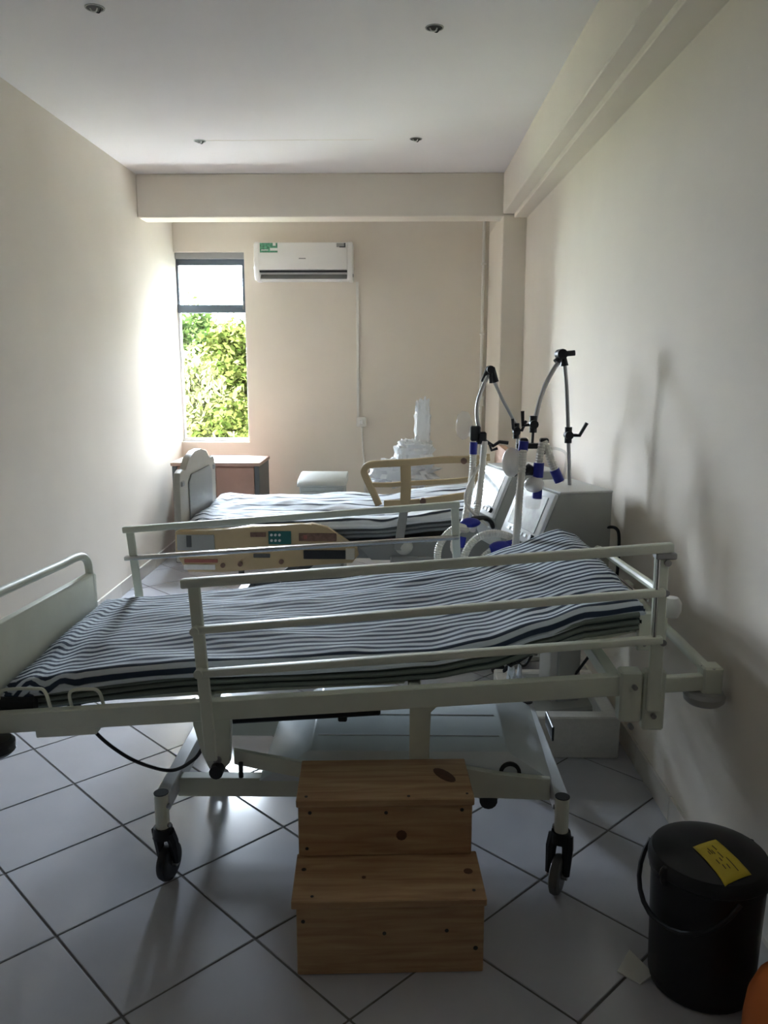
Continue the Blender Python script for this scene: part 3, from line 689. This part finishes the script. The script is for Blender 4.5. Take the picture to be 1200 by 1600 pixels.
dots([(-.235, -.015, .005, 'screw'), (.06, -.02, .005, 'screw'), (.23, -.01, .004, 'screw')], ('z', .424))
m = MB().ell((0,0,0), .05, .022, .0012, 14, 6); o = m.build('knot', 'knot', stp, world=False); o.location = (.175, .10, .424); o.rotation_euler = (0, 0, R(-60))

# ================================================================== BLACK BIN
bn = thing('waste_bin', 'black lidded plastic bin with yellow label by the right wall', 'bin', (.825, 1.985, 0)); bn.scale = (.91, .91, .91)
MB().lathe([(0, 0), (.140, 0), (.148, .006), (.150, .03), (.158, .30), (.160, .385), (.152, .385), (.150, .02), (0, .02)], seg=40).build('body', 'bin_black', bn, world=False)
ld = MB().lathe([(.166, .375), (.170, .380), (.170, .402), (.160, .418), (.13, .430), (.08, .440), (.03, .445), (0, .446)], seg=40).build('lid', 'bin_black', bn, world=False)
MB().lathe([(.158, .355), (.165, .358), (.165, .378), (.158, .380)], seg=40).build('rim', 'bin_black', bn, world=False)
for s_ in (-1, 1):
    MB().ell((-.10*0+.165*math.cos(R(205) if s_ < 0 else R(25)), .165*math.sin(R(205) if s_ < 0 else R(25)), .385), .016, .016, .03, 10, 6).build('handle_lug', 'bin_black', bn, world=False)
hp = []
for k in range(15):
    a = math.pi*k/14; u = math.cos(a)*.172; d = math.sin(a)*.172
    ax = Vector((math.cos(R(205)), math.sin(R(205)), 0)); pr = Vector((-math.sin(R(205)), math.cos(R(205)), 0))
    hp.append(ax*0+Vector((0,0,0))+Vector((u*math.cos(R(115)), u*math.sin(R(115)), .375-d*.78))+Vector((math.cos(R(205)), math.sin(R(205)), 0))*(0.060+.118*math.sin(a)))
MB().tube(hp, .0075, 8).build('carry_handle', 'bin_black', bn, world=False)
lq = [(-.058, -.022), (.020, .012), (.068, -.125), (-.018, -.162)]
def lidz(x, y):
    r = math.hypot(x, y); T = [(0, .446), (.03, .445), (.08, .440), (.13, .430), (.16, .418), (.17, .402)]
    return lerp_tab(T, r)
m = MB(); N = 8; gv = []
for i in range(N+1):
    row = []
    for j in range(N+1):
        a, b = i/N, j/N
        x = (lq[0][0]*(1-a)+lq[1][0]*a)*(1-b)+(lq[3][0]*(1-a)+lq[2][0]*a)*b; y = (lq[0][1]*(1-a)+lq[1][1]*a)*(1-b)+(lq[3][1]*(1-a)+lq[2][1]*a)*b
        row.append(m.bm.verts.new((x, y, lidz(x, y)+.003)))
    gv.append(row)
for i in range(N):
    for j in range(N): m.bm.faces.new((gv[i][j], gv[i+1][j], gv[i+1][j+1], gv[i][j+1]))
lbl = m.build('label', 'yellow_label', ld, world=False)
so = lbl.modifiers.new('paper', 'SOLIDIFY'); so.thickness = .001
def lp(a, b):
    x = (lq[0][0]*(1-a)+lq[1][0]*a)*(1-b)+(lq[3][0]*(1-a)+lq[2][0]*a)*b; y = (lq[0][1]*(1-a)+lq[1][1]*a)*(1-b)+(lq[3][1]*(1-a)+lq[2][1]*a)*b
    return Vector((x, y, lidz(x, y)+.0043))
m = MB()
for (a, b0, b1) in ((.62, .15, .28), (.45, .25, .36), (.58, .34, .50), (.38, .18, .34), (.30, .25, .33), (.68, .52, .86), (.45, .48, .56), (.30, .50, .60), (.36, .64, .74), (.50, .66, .76)):
    m.tube([lp(a, b0), lp(a, (b0+b1)/2), lp(a, b1)], .0014, 4)
m.build('label_print', 'ink', ld, world=False)
# white card on the floor by the bin, orange container
t = MB().prism([(0,0),(.001,0),(.001,.001),(0,.001)], 0, .001).build('floor_card', 'paper')
me = t.data; me.clear_geometry(); me.from_pydata([(.605,2.00,.001),(.655,2.065,.001),(.70,1.985,.001),(.655,1.955,.001),(.605,2.00,.006),(.655,2.065,.022),(.70,1.985,.012),(.655,1.955,.004)], [], [(0,3,2,1),(4,5,6,7),(0,1,5,4),(1,2,6,5),(2,3,7,6),(3,0,4,7)])
tag(t, 'small off-white card scrap on the floor beside the black bin', 'card')
ob = thing('orange_container', 'rounded orange plastic container cut off at the lower right edge', 'container', (.915, 1.66, 0)); ob.scale = (1.08, 1.08, 1.2)
MB().lathe([(0,0), (.085,0), (.098,.012), (.102,.05), (.102,.12), (.096,.17), (.080,.21), (.055,.238), (.034,.248), (.034,.26), (0,.26)], seg=36).build('body', 'orange', ob, world=False)
MB().lathe([(0,.26), (.036,.26), (.038,.264), (.038,.285), (.034,.29), (0,.29)], seg=24).build('cap', 'orange', ob, world=False)


# ================================================================== FAR BED
YN, YQ = 4.62, 5.52
b2 = thing('hospital_bed', 'electric hospital bed with tan plastic rails under a loosely striped sheet', 'bed', (-.3, 5.07, 0))
T = 'tan'
def ux(u): return -1.278+(u-277)*.003693
def vz(v): return .746-(v-818)*.00379
def P2(u, v, y=YN): return (ux(u), y, vz(v))
# foot board with handle cut-outs
fo = [(4.58,.52),(4.58,.98),(4.60,1.035),(4.66,1.05),(4.70,1.03),(4.73,1.035),(4.80,1.10),(4.95,1.125),(5.10,1.125),(5.25,1.10),(5.33,1.035),(5.36,1.03),(5.40,1.05),(5.46,1.035),(5.49,.98),(5.49,.52)]
fp = MB().prism_x(fo, -1.285, -1.245, .008).build('foot_board', 'foot_panel', b2)
MB().prism_x([(4.76,.62),(4.76,.96),(4.82,1.0),(5.28,1.0),(5.34,.96),(5.34,.62)], -1.243, -1.236, .002).build('inset_panel', 'bed_grey', fp)
for a, b in ((4.605, 4.66), (5.41, 5.465)):
    MB().box(-1.290, -1.236, a, b, .955, .985, .006).build('hand_grip', 'bed_grey', fp)
# head board
MB().prism_x([(4.62,.5),(4.62,1.02),(4.70,1.11),(4.85,1.13),(5.30,1.13),(5.45,1.11),(5.52,1.02),(5.52,.5)], .645, .685, .008).build('head_board', 'tan_board', b2)
# frame and base
for y in (4.70, 5.44): MB().bar((-1.24, y, .56), (.64, y, .56), .05, .07).build('side_beam', 'bed_grey', b2)
MB().box(-1.20, .62, 4.68, 5.46, .60, .635, .01).build('deck', 'dark_frame', b2)
for y in (4.80, 5.34): MB().bar((-1.0, y, .20), (.5, y, .20), .06, .07).build('base_beam', 'dark_frame', b2)
for x in (-1.0, .5): MB().bar((x, 4.68, .20), (x, 5.46, .20), .06, .06).build('base_crossbar', 'dark_frame', b2)
for x0_, x1_ in ((-.80, -.45), (.02, .40)):
    MB().bar((x0_, 4.86, .23), (x1_, 4.86, .53), .03, .05).build('lift_arm', 'dark_frame', b2)
    MB().bar((x0_, 5.28, .23), (x1_, 5.28, .53), .03, .05).build('lift_arm', 'dark_frame', b2)
MB().bar((-.3, 5.07, .33), (.35, 5.07, .42), .06, .06).build('actuator', 'dark_frame', b2)
for (x, y) in ((-1.0, 4.68), (.5, 4.68), (-1.0, 5.46), (.5, 5.46)):
    k = MB(); k.cyl((x, y-.02, .075), (x, y+.02, .075), .075, seg=24); k = k.build('castor_wheel', 'grey_rubber', b2)
    MB().cyl((x, y-.03, .075), (x, y+.03, .075), .03, seg=14).build('hub', 'paper', k)
    MB().cyl((x, y, .15), (x, y, .20), .022, seg=12).build('castor_stem', 'steel', b2)
# column unit under the near side (light grey motor and bracket)
MB().ell((.03, 4.66, .60), .055, .05, .05, 14, 8).build('drive_motor', 'paper', b2)
MB().box(-.05, .22, 4.63, 4.72, .50, .545, .008).build('motor_tray', 'bed_grey', b2)
# lowered foot-side rail with control panel
outl = [(277,829),(284,826),(348,828),(396,819),(473,819),(489,815),(513,821),(540,840),(559,853),(561,864),(551,876),(447,883),(348,891),(295,892),(283,875),(276,860)]
rl = MB().prism([(ux(u), vz(v)) for u, v in outl], YN-.07, YN-.025, .010).build('side_rail', T, b2)
yy = YN-.072
def plate(u0, v0, u1, v1, name, mm, par=rl, th=.006): return MB().box(ux(u0), ux(u1), yy-th, yy+.004, vz(v1), vz(v0), .002).build(name, mm, par)
plate(280, 833, 338, 857, 'grey_insert', 'bed_grey'); plate(295, 834, 303, 852, 'release_slot', 'dark_frame', th=.009)
plate(394, 829, 418, 836, 'small_display', 'brown_label')
kp = plate(422, 827, 457, 847, 'keypad', 'teal_panel')
for i in range(3):
    for j in range(2):
        u, v = 427+i*6.2, 832.5+j*8.5
        MB().cyl((ux(u), yy-.012, vz(v)), (ux(u), yy-.004, vz(v)), .0075, seg=10).build('button', 'button', rl)
plate(469, 830, 527, 842, 'warning_label', 'brown_label'); plate(476, 833, 482, 839, 'warning_mark', 'red_mark', th=.008)
plate(290, 871, 342, 876, 'red_strip', 'red_mark')
plate(289, 879, 338, 887, 'grip_opening', 'foam')
plate(476, 856, 541, 869, 'black_grip', 'black_plastic', th=.014)
plate(541, 853, 555, 870, 'latch_cap', 'foot_panel', th=.012)
plate(398, 862, 424, 868, 'slot', 'dark_frame')
for u, v in ((377, 878), (441, 874), (350, 880)): MB().cyl((ux(u), yy-.010, vz(v)), (ux(u), yy, vz(v)), .014, seg=12).build('pivot', 'brown_label', rl)
MB().bar((ux(377), YN-.045, vz(884)), (ux(377), YN-.045, vz(905)), .03, .03, up=(1,0,0)).bar((ux(450), YN-.03, vz(880)), (ux(450), YN+.06, vz(880)), .03, .03).build('rail_link', 'dark_frame', b2)
# raised head-side rail
hr = MB()
hr.path(catmull([P2(592,790), P2(583,770), P2(571,745), P2(570,736), P2(578,729), P2(600,727), P2(640,725), P2(690,721), P2(730,720), P2(762,717)], 6), .035, .040)
hr = hr.build('side_rail', T, b2)
MB().path([P2(633,727), P2(634,760), P2(632,800)], .032, .060).build('rail_stile', T, hr)
MB().path(catmull([P2(746,722), P2(746,760), P2(742,800)], 4), .032, .046).build('rail_stile', T, hr)
MB().path(catmull([P2(578,759), P2(610,759), P2(634,757), P2(690,754), P2(745,749)], 4), .030, .026).build('rail_crossbar', T, hr)
MB().path(catmull([P2(600,788), P2(650,786), P2(700,779), P2(745,772)], 4), .030, .040).build('rail_crossbar', T, hr)
for u, v in ((660,783), (722,722)): MB().cyl(P2(u, v, YN-.03), P2(u, v, YN), .018, seg=12).build('pivot', 'brown_label', hr)
MB().bar(P2(632, 790, YN+.01), P2(622, 860, YN+.01), .03, .05, up=(1,0,0)).build('rail_arm', 'bed_grey', b2)
MB().prism([(ux(560), .60), (ux(700), .66), (ux(745), .78), (ux(770), .78), (ux(770), .52), (ux(580), .52)], YN+.03, YN+.06, .004).build('backrest_plate', 'bed_grey', b2)
mt2 = thing('mattress', 'mattress with a pale loosely striped sheet on the tan-railed bed', 'mattress', (-.3, 5.07, .64))
nr2 = [(-1.22, .745), (-.5, .745), (-.1, .76), (.2, .80), (.62, .84)]; fr2 = [(-1.22, .765), (-.5, .775), (-.1, .78), (.2, .82), (.62, .86)]
loft_mattress(mt2, -1.22, .62, YN+.03, YQ-.02, nr2, fr2, .11, 'sheet_far', .022, 6.3, .045, core_m='mattress_grey')

# ================================================================== ITEMS BEHIND THE FAR BED
lk = thing('bedside_locker', 'grey bedside locker with pale lid behind the far bed', 'locker', (-.56, 5.98, 0))
MB().box(-.72, -.40, 5.84, 6.14, .04, .775, .008).build('body', 'locker', lk)
MB().prism_x([(5.82,.775),(5.82,.785),(5.86,.82),(6.12,.845),(6.16,.845),(6.16,.775)], -.735, -.385, .006).build('lid', 'locker', lk)
d = MB().box(-.70, -.42, 5.828, 5.842, .10, .50, .004).build('door', 'locker', lk); MB().box(-.60, -.52, 5.815, 5.83, .44, .455, .003).build('handle', 'steel', d)
d = MB().box(-.70, -.42, 5.828, 5.842, .53, .74, .004).build('drawer', 'locker', lk); MB().box(-.60, -.52, 5.815, 5.83, .63, .645, .003).build('handle', 'steel', d)
for x in (-.69, -.43):
    for y in (5.87, 6.11): MB().cyl((x, y, 0), (x, y, .05), .018, seg=10).build('foot', 'rubber', lk)
wr_ = thing('wrapped_equipment', 'upright equipment wrapped in white plastic behind the far bed', 'equipment', (.1, 6.0, 0))
def crumple(mm, c, rx, ry, rz, nz, seed, name, seg=40, rings=26, power=.6):
    m = MB(); m.ell((0,0,0), 1, 1, 1, seg, rings)
    for v in m.bm.verts:
        p = v.co.copy(); p = Vector([math.copysign(abs(q)**power, q) for q in p])
        k = 1+nz*(abs(noise.noise(p*2.2+Vector((seed,0,seed))))*1.4-.3)+nz*.7*(abs(noise.noise(p*5.5+Vector((0,seed,seed))))-.2)
        v.co = Vector(c)+Vector((p.x*rx*k, p.y*ry*k, p.z*rz*k))
    return m.build(name, mm, wr_ if name != 'bag_body' else None, angle=25)
crumple('poly_bag', (.02, 6.0, .86), .22, .15, .10, .35, 3, 'plastic_bag')
crumple('poly_bag', (.11, 6.0, 1.00), .13, .11, .10, .35, 5, 'plastic_bag')
crumple('poly_bag', (.17, 6.0, 1.22), .055, .05, .17, .3, 8, 'plastic_sleeve')
MB().cyl((.15, 6.02, .08), (.15, 6.02, 1.3), .02, seg=12).build('pole', 'steel', wr_)
MB().box(-.10, .14, 5.93, 6.07, .80, .92, .01).build('monitor', 'bed_grey', wr_)
MB().lathe([(0,.03), (.22,.03), (.23,.045), (.2,.07), (.04,.085), (0,.085)], (.15, 6.02, 0), 24).build('base', 'bed_grey', wr_)
for k in range(4):
    a = k*math.pi/2+.4; MB().cyl((.15+.19*math.cos(a), 6.02+.19*math.sin(a)-.01, .018), (.15+.19*math.cos(a), 6.02+.19*math.sin(a)+.01, .018), .018, seg=12).build('castor_wheel', 'rubber', wr_)

# ================================================================== VENTILATORS
def vent_body(t):
    pr = [(-.17, .885), (-.082, 1.10), (-.07, 1.11), (.17, 1.11), (.17, .70), (-.11, .70), (-.165, .86)]
    MB().prism(pr, -.185, .185, .006).build('housing', 'vent_grey', t, world=False)
    MB().box(-.075, .172, -.187, .187, 1.108, 1.118, .004).build('top_cover', 'vent_light', t, world=False)
    dx = Vector((.088, 0, .215)).normalized(); nn = Vector((-dx.z, 0, dx.x))
    c = Vector((-.126, 0, .9925))+nn*.008; M = Matrix((dx, Vector((0,1,0)), nn)).transposed()
    bz_ = MB().obox(c, (.245, .375, .018), M, .006, 2).build('front_bezel', 'bezel', t, world=False)
    MB().obox(c+nn*.010+dx*.015, (.165, .285, .004), M, .001).build('screen', 'screen', bz_, world=False)
    kn = MB(); kn.tube([c+nn*.008+dx*-.088+Vector((0,-.145,0)), c+nn*.026+dx*-.088+Vector((0,-.145,0))], .013, 16); kn.build('knob', 'black_plastic', bz_, world=False)
    for k in range(5):
        q = c+nn*.010+dx*-.09+Vector((0,-.07+.045*k,0)); MB().obox(q, (.016, .026, .005), M, .001).build('button', 'vent_light', bz_, world=False)
    MB().box(-.03, .11, -.06, .06, .12, .70, .012, 2).build('column', 'vent_light', t, world=False)
    MB().box(.005, .115, -.075, -.045, .12, .70, .006).build('column_side', 'vent_grey', t, world=False)
    MB().box(-.14, .20, -.16, .16, .09, .13, .012).build('trolley_base', 'vent_grey', t, world=False)
    for x in (-.11, .17):
        for y in (-.13, .13):
            MB().cyl((x, y-.012, .06), (x, y+.012, .06), .035, seg=16).build('castor_wheel', 'rubber', t, world=False)
def cuff(p0, p1, t, r=.02): return MB().cyl(p0, p1, r, seg=14).build('blue_connector', 'blue_cuff', t)
def clampj(p, d1, d2, t, r=.016):
    p = Vector(p); m = MB(); m.cyl(p-Vector((0,0,.035)), p+Vector((0,0,.035)), r, seg=12)
    m.cyl(p-Vector((0,.03,0)), p+Vector((0,.02,0)), r*1.15, seg=12)
    q = p+Vector(d1); m.tube([p, q, q+Vector(d2)], .008, 8); m.build('clamp', 'black_plastic', t)
def mkhose(pts, t, r=.015, n=12): return MB().hose(pts, r, n).build('breathing_hose', 'hose', t)
va = thing('ventilator', 'grey ventilator with white slanted screen by the right wall, nearer one with foam tray', 'ventilator', (.70, 3.60, 0.0), R(15))
vent_body(va)
arm = MB(); arm.tube(catmull([(.76,3.62,1.11),(.745,3.62,1.34),(.73,3.62,1.54),(.715,3.62,1.665)], 5), .0085, 10).build('support_rod', 'steel', va)
MB().tube(catmull([(.70,3.62,1.672),(.64,3.56,1.59),(.60,3.51,1.51),(.575,3.46,1.44),(.568,3.45,1.41)], 6), .010, 10).build('support_arm', 'steel', va)
k = MB(); k.tube([(.68,3.61,1.655),(.708,3.62,1.69),(.716,3.62,1.64)], .018, 10); k.tube([(.70,3.58,1.69),(.70,3.66,1.69)], .022, 12); k.tube([(.70,3.6,1.69),(.755,3.6,1.695)], .012, 10); k.build('elbow_joint', 'black_plastic', va)
clampj((.745,3.62,1.34), (.045,-.02,.0), (.03,0,.055), va)
clampj((.562,3.45,1.40), (-.045,-.01,-.005), (-.003,0,.06), va)
MB().cyl((.562,3.45,1.37), (.558,3.44,1.30), .006, seg=8).build('holder_stem', 'black_plastic', va)
k = MB(); k.box(.49,.61,3.41,3.45,1.300,1.322,.004); k.box(.50,.535,3.39,3.43,1.30,1.345,.005); k.box(.585,.62,3.39,3.43,1.28,1.345,.005); k.tube([(.50,3.4,1.20),(.54,3.4,1.215),(.58,3.4,1.20)], [.012,.026,.014], 10); k.tube([(.49,3.4,1.19),(.47,3.4,1.21),(.45,3.4,1.20)], .008, 8); k.build('hose_holder', 'black_plastic', va)
mkhose([(.60,3.40,1.335),(.63,3.40,1.26),(.655,3.40,1.20)], va, .018); cuff((.648,3.40,1.215), (.672,3.40,1.165), va, .021)
mkhose([(.592,3.39,1.33),(.583,3.39,1.26),(.578,3.39,1.20)], va, .017); cuff((.58,3.385,1.245), (.578,3.385,1.185), va, .022)
cuff((.515,3.385,1.335), (.512,3.385,1.295), va, .020)
MB().ell((.562,3.38,1.155), .042, .04, .034, 18, 12).build('water_trap', 'milky_plastic', va)
cuff((.578,3.385,1.135), (.577,3.385,1.095), va, .020)
MB().cyl((.562,3.385,1.10), (.560,3.385,1.055), .036, .030, 18).build('trap_cup', 'clear_plastic', va)
mkhose([(.513,3.375,1.30),(.508,3.37,1.22),(.500,3.36,1.12),(.497,3.36,1.02),(.492,3.37,.92),(.49,3.40,.82)], va, .017, 14)
MB().ell((.468,3.40,1.245), .040, .035, .062, 18, 12, .06, 2).build('test_lung', 'milky_plastic', va)
MB().tube(catmull([(.61,3.41,1.30),(.66,3.42,1.30),(.70,3.42,1.27),(.69,3.43,1.16)], 6), .006, 8).build('sensor_line', 'clear_plastic', va)
mkhose([(.53,3.56,.86),(.50,3.60,.885),(.43,3.58,.905),(.36,3.56,.895),(.31,3.55,.85),(.285,3.55,.78),(.27,3.56,.69),(.30,3.60,.62),(.40,3.62,.60),(.52,3.62,.66),(.60,3.62,.74)], va, .018, 14)
mkhose([(.52,3.52,.84),(.45,3.52,.86),(.39,3.51,.83),(.35,3.50,.78),(.34,3.50,.70),(.40,3.52,.64),(.52,3.58,.70)], va, .016, 14)
k = MB(); k.ell((.45,3.50,.862), .055, .03, .026, 14, 8); k.cyl((.40,3.50,.85), (.50,3.50,.875), .020, seg=12); k.build('blue_connector', 'blue_cuff', va)
MB().tube(catmull([(.88,3.47,.955),(.93,3.46,.955),(.948,3.46,.90),(.945,3.46,.70),(.93,3.47,.50),(.86,3.52,.36),(.80,3.56,.24)], 7), .007, 8).build('power_cord', 'black_plastic', va)
k = MB()
for q in range(6):
    rr = random.Random(q); k.tube(catmull([(.62,3.50,.42-.01*q),(.58-.02*q,3.46,.36+rr.uniform(-.04,.05)),(.53-.015*q,3.45,.34+rr.uniform(-.04,.04)),(.50+.02*q,3.47,.40)], 6), .006, 6)
k.build('cable_bundle', 'black_plastic', va)
vb = thing('ventilator', 'grey ventilator with slanted screen farther back, beside the tan-railed bed', 'ventilator', (.60, 4.27, 0.0), R(15))
vent_body(vb)
MB().tube([(.625,4.3,1.10),(.62,4.3,1.30)], .0085, 10).build('support_rod', 'steel', vb)
MB().tube([(.615,4.3,1.33),(.54,4.3,1.46),(.475,4.3,1.59)], .0085, 10).build('support_arm', 'steel', vb)
MB().tube(catmull([(.455,4.28,1.59),(.425,4.22,1.53),(.398,4.18,1.46),(.392,4.15,1.39),(.40,4.12,1.33)], 6), .010, 10).build('support_arm', 'steel', vb)
k = MB(); k.tube([(.435,4.28,1.555),(.462,4.29,1.625),(.478,4.3,1.625),(.50,4.3,1.555)], .017, 10); k.tube([(.468,4.25,1.62),(.468,4.33,1.62)], .02, 12); k.tube([(.47,4.28,1.62),(.472,4.28,1.55)], .009, 8); k.build('elbow_joint', 'black_plastic', vb)
clampj((.61,4.28,1.31), (.025,-.03,.0), (.02,0,.05), vb); clampj((.61,4.28,1.30), (-.02,-.03,.02), (-.005,0,.05), vb)
k = MB(); k.box(.355,.405,4.07,4.11,1.27,1.345,.006); k.box(.385,.435,4.07,4.11,1.255,1.315,.006); k.tube([(.43,4.09,1.27),(.47,4.09,1.245),(.50,4.09,1.265),(.545,4.09,1.26)], .009, 8); k.tube([(.45,4.07,1.255),(.46,4.07,1.225),(.49,4.07,1.235)], .007, 8); k.build('hose_holder', 'black_plastic', vb)
MB().ell((.325,4.12,1.345), .042, .04, .07, 18, 12, .15, 4).build('breathing_bag', 'clear_plastic', vb)
cuff((.371,4.075,1.265), (.370,4.075,1.205), vb, .019)
mkhose([(.37,4.075,1.21),(.368,4.075,1.12),(.350,4.05,1.00),(.33,3.99,.91),(.315,3.90,.86)], vb, .018, 14)
mkhose([(.425,4.08,1.27),(.415,4.08,1.12),(.40,4.05,.98),(.38,4.0,.90),(.36,3.95,.84)], vb, .018, 14)
MB().tube(catmull([(.40,4.06,1.15),(.345,4.03,1.05),(.33,4.02,.98),(.36,4.0,.93),(.44,3.98,.86)], 6), .007, 8).build('sensor_line', 'hose', vb)
mkhose([(.31,3.80,.885),(.27,3.74,.90),(.22,3.71,.87),(.185,3.70,.81),(.182,3.70,.74),(.20,3.70,.67),(.26,3.70,.62),(.36,3.78,.62),(.46,3.95,.70)], vb, .018, 14)
mkhose([(.33,3.88,.86),(.28,3.78,.875),(.255,3.74,.80),(.30,3.74,.74)], vb, .016, 12)
k = MB(); k.ell((.345,3.88,.895), .05, .03, .024, 14, 8); k.build('blue_connector', 'blue_cuff', vb); cuff((.302,3.76,.85), (.292,3.75,.80), vb, .016)
MB().tube(catmull([(.36,3.95,.90),(.42,4.0,.895),(.46,4.05,.87),(.48,4.1,.83)], 5), .012, 8).build('cable', 'black_plastic', vb)
# foam packing tray under the nearer ventilator
ft = thing('foam_tray', 'white foam packing tray around the foot of the nearer ventilator', 'packing', (.70, 3.5, 0))
m = MB(); X0, X1, Y0, Y1, Z1 = .465, .935, 3.245, 3.80, .185
m.box(X0, X1, Y0, Y0+.07, 0, Z1, .006); m.box(X0, X1, Y1-.05, Y1, 0, Z1, .006); m.box(X0, X0+.06, Y0+.06, Y1-.04, 0, Z1-.003, .004); m.box(X1-.06, X1, Y0+.06, Y1-.04, 0, Z1-.003, .004)
m.build('foam_wall', 'foam', ft)
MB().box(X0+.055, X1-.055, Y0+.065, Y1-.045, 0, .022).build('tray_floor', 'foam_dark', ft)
pb = None
m = MB(); m.ell((0,0,0), 1, 1, 1, 44, 30)
for v in m.bm.verts:
    p = v.co.copy(); k = 1+.45*(abs(noise.noise(p*2.0+Vector((4,1,2))))*1.5-.35)+.3*(abs(noise.noise(p*5.0+Vector((1,7,2))))-.2)
    v.co = Vector((.485, 3.198, .20))+Vector((p.x*.055*k, p.y*.034*k, p.z*.21*k))
    if v.co.z < .001: v.co.z = .001
pb = m.build('plastic_bag', 'poly_bag', angle=25); tag(pb, 'crumpled white plastic bag on the floor beside the foam tray', 'plastic bag')
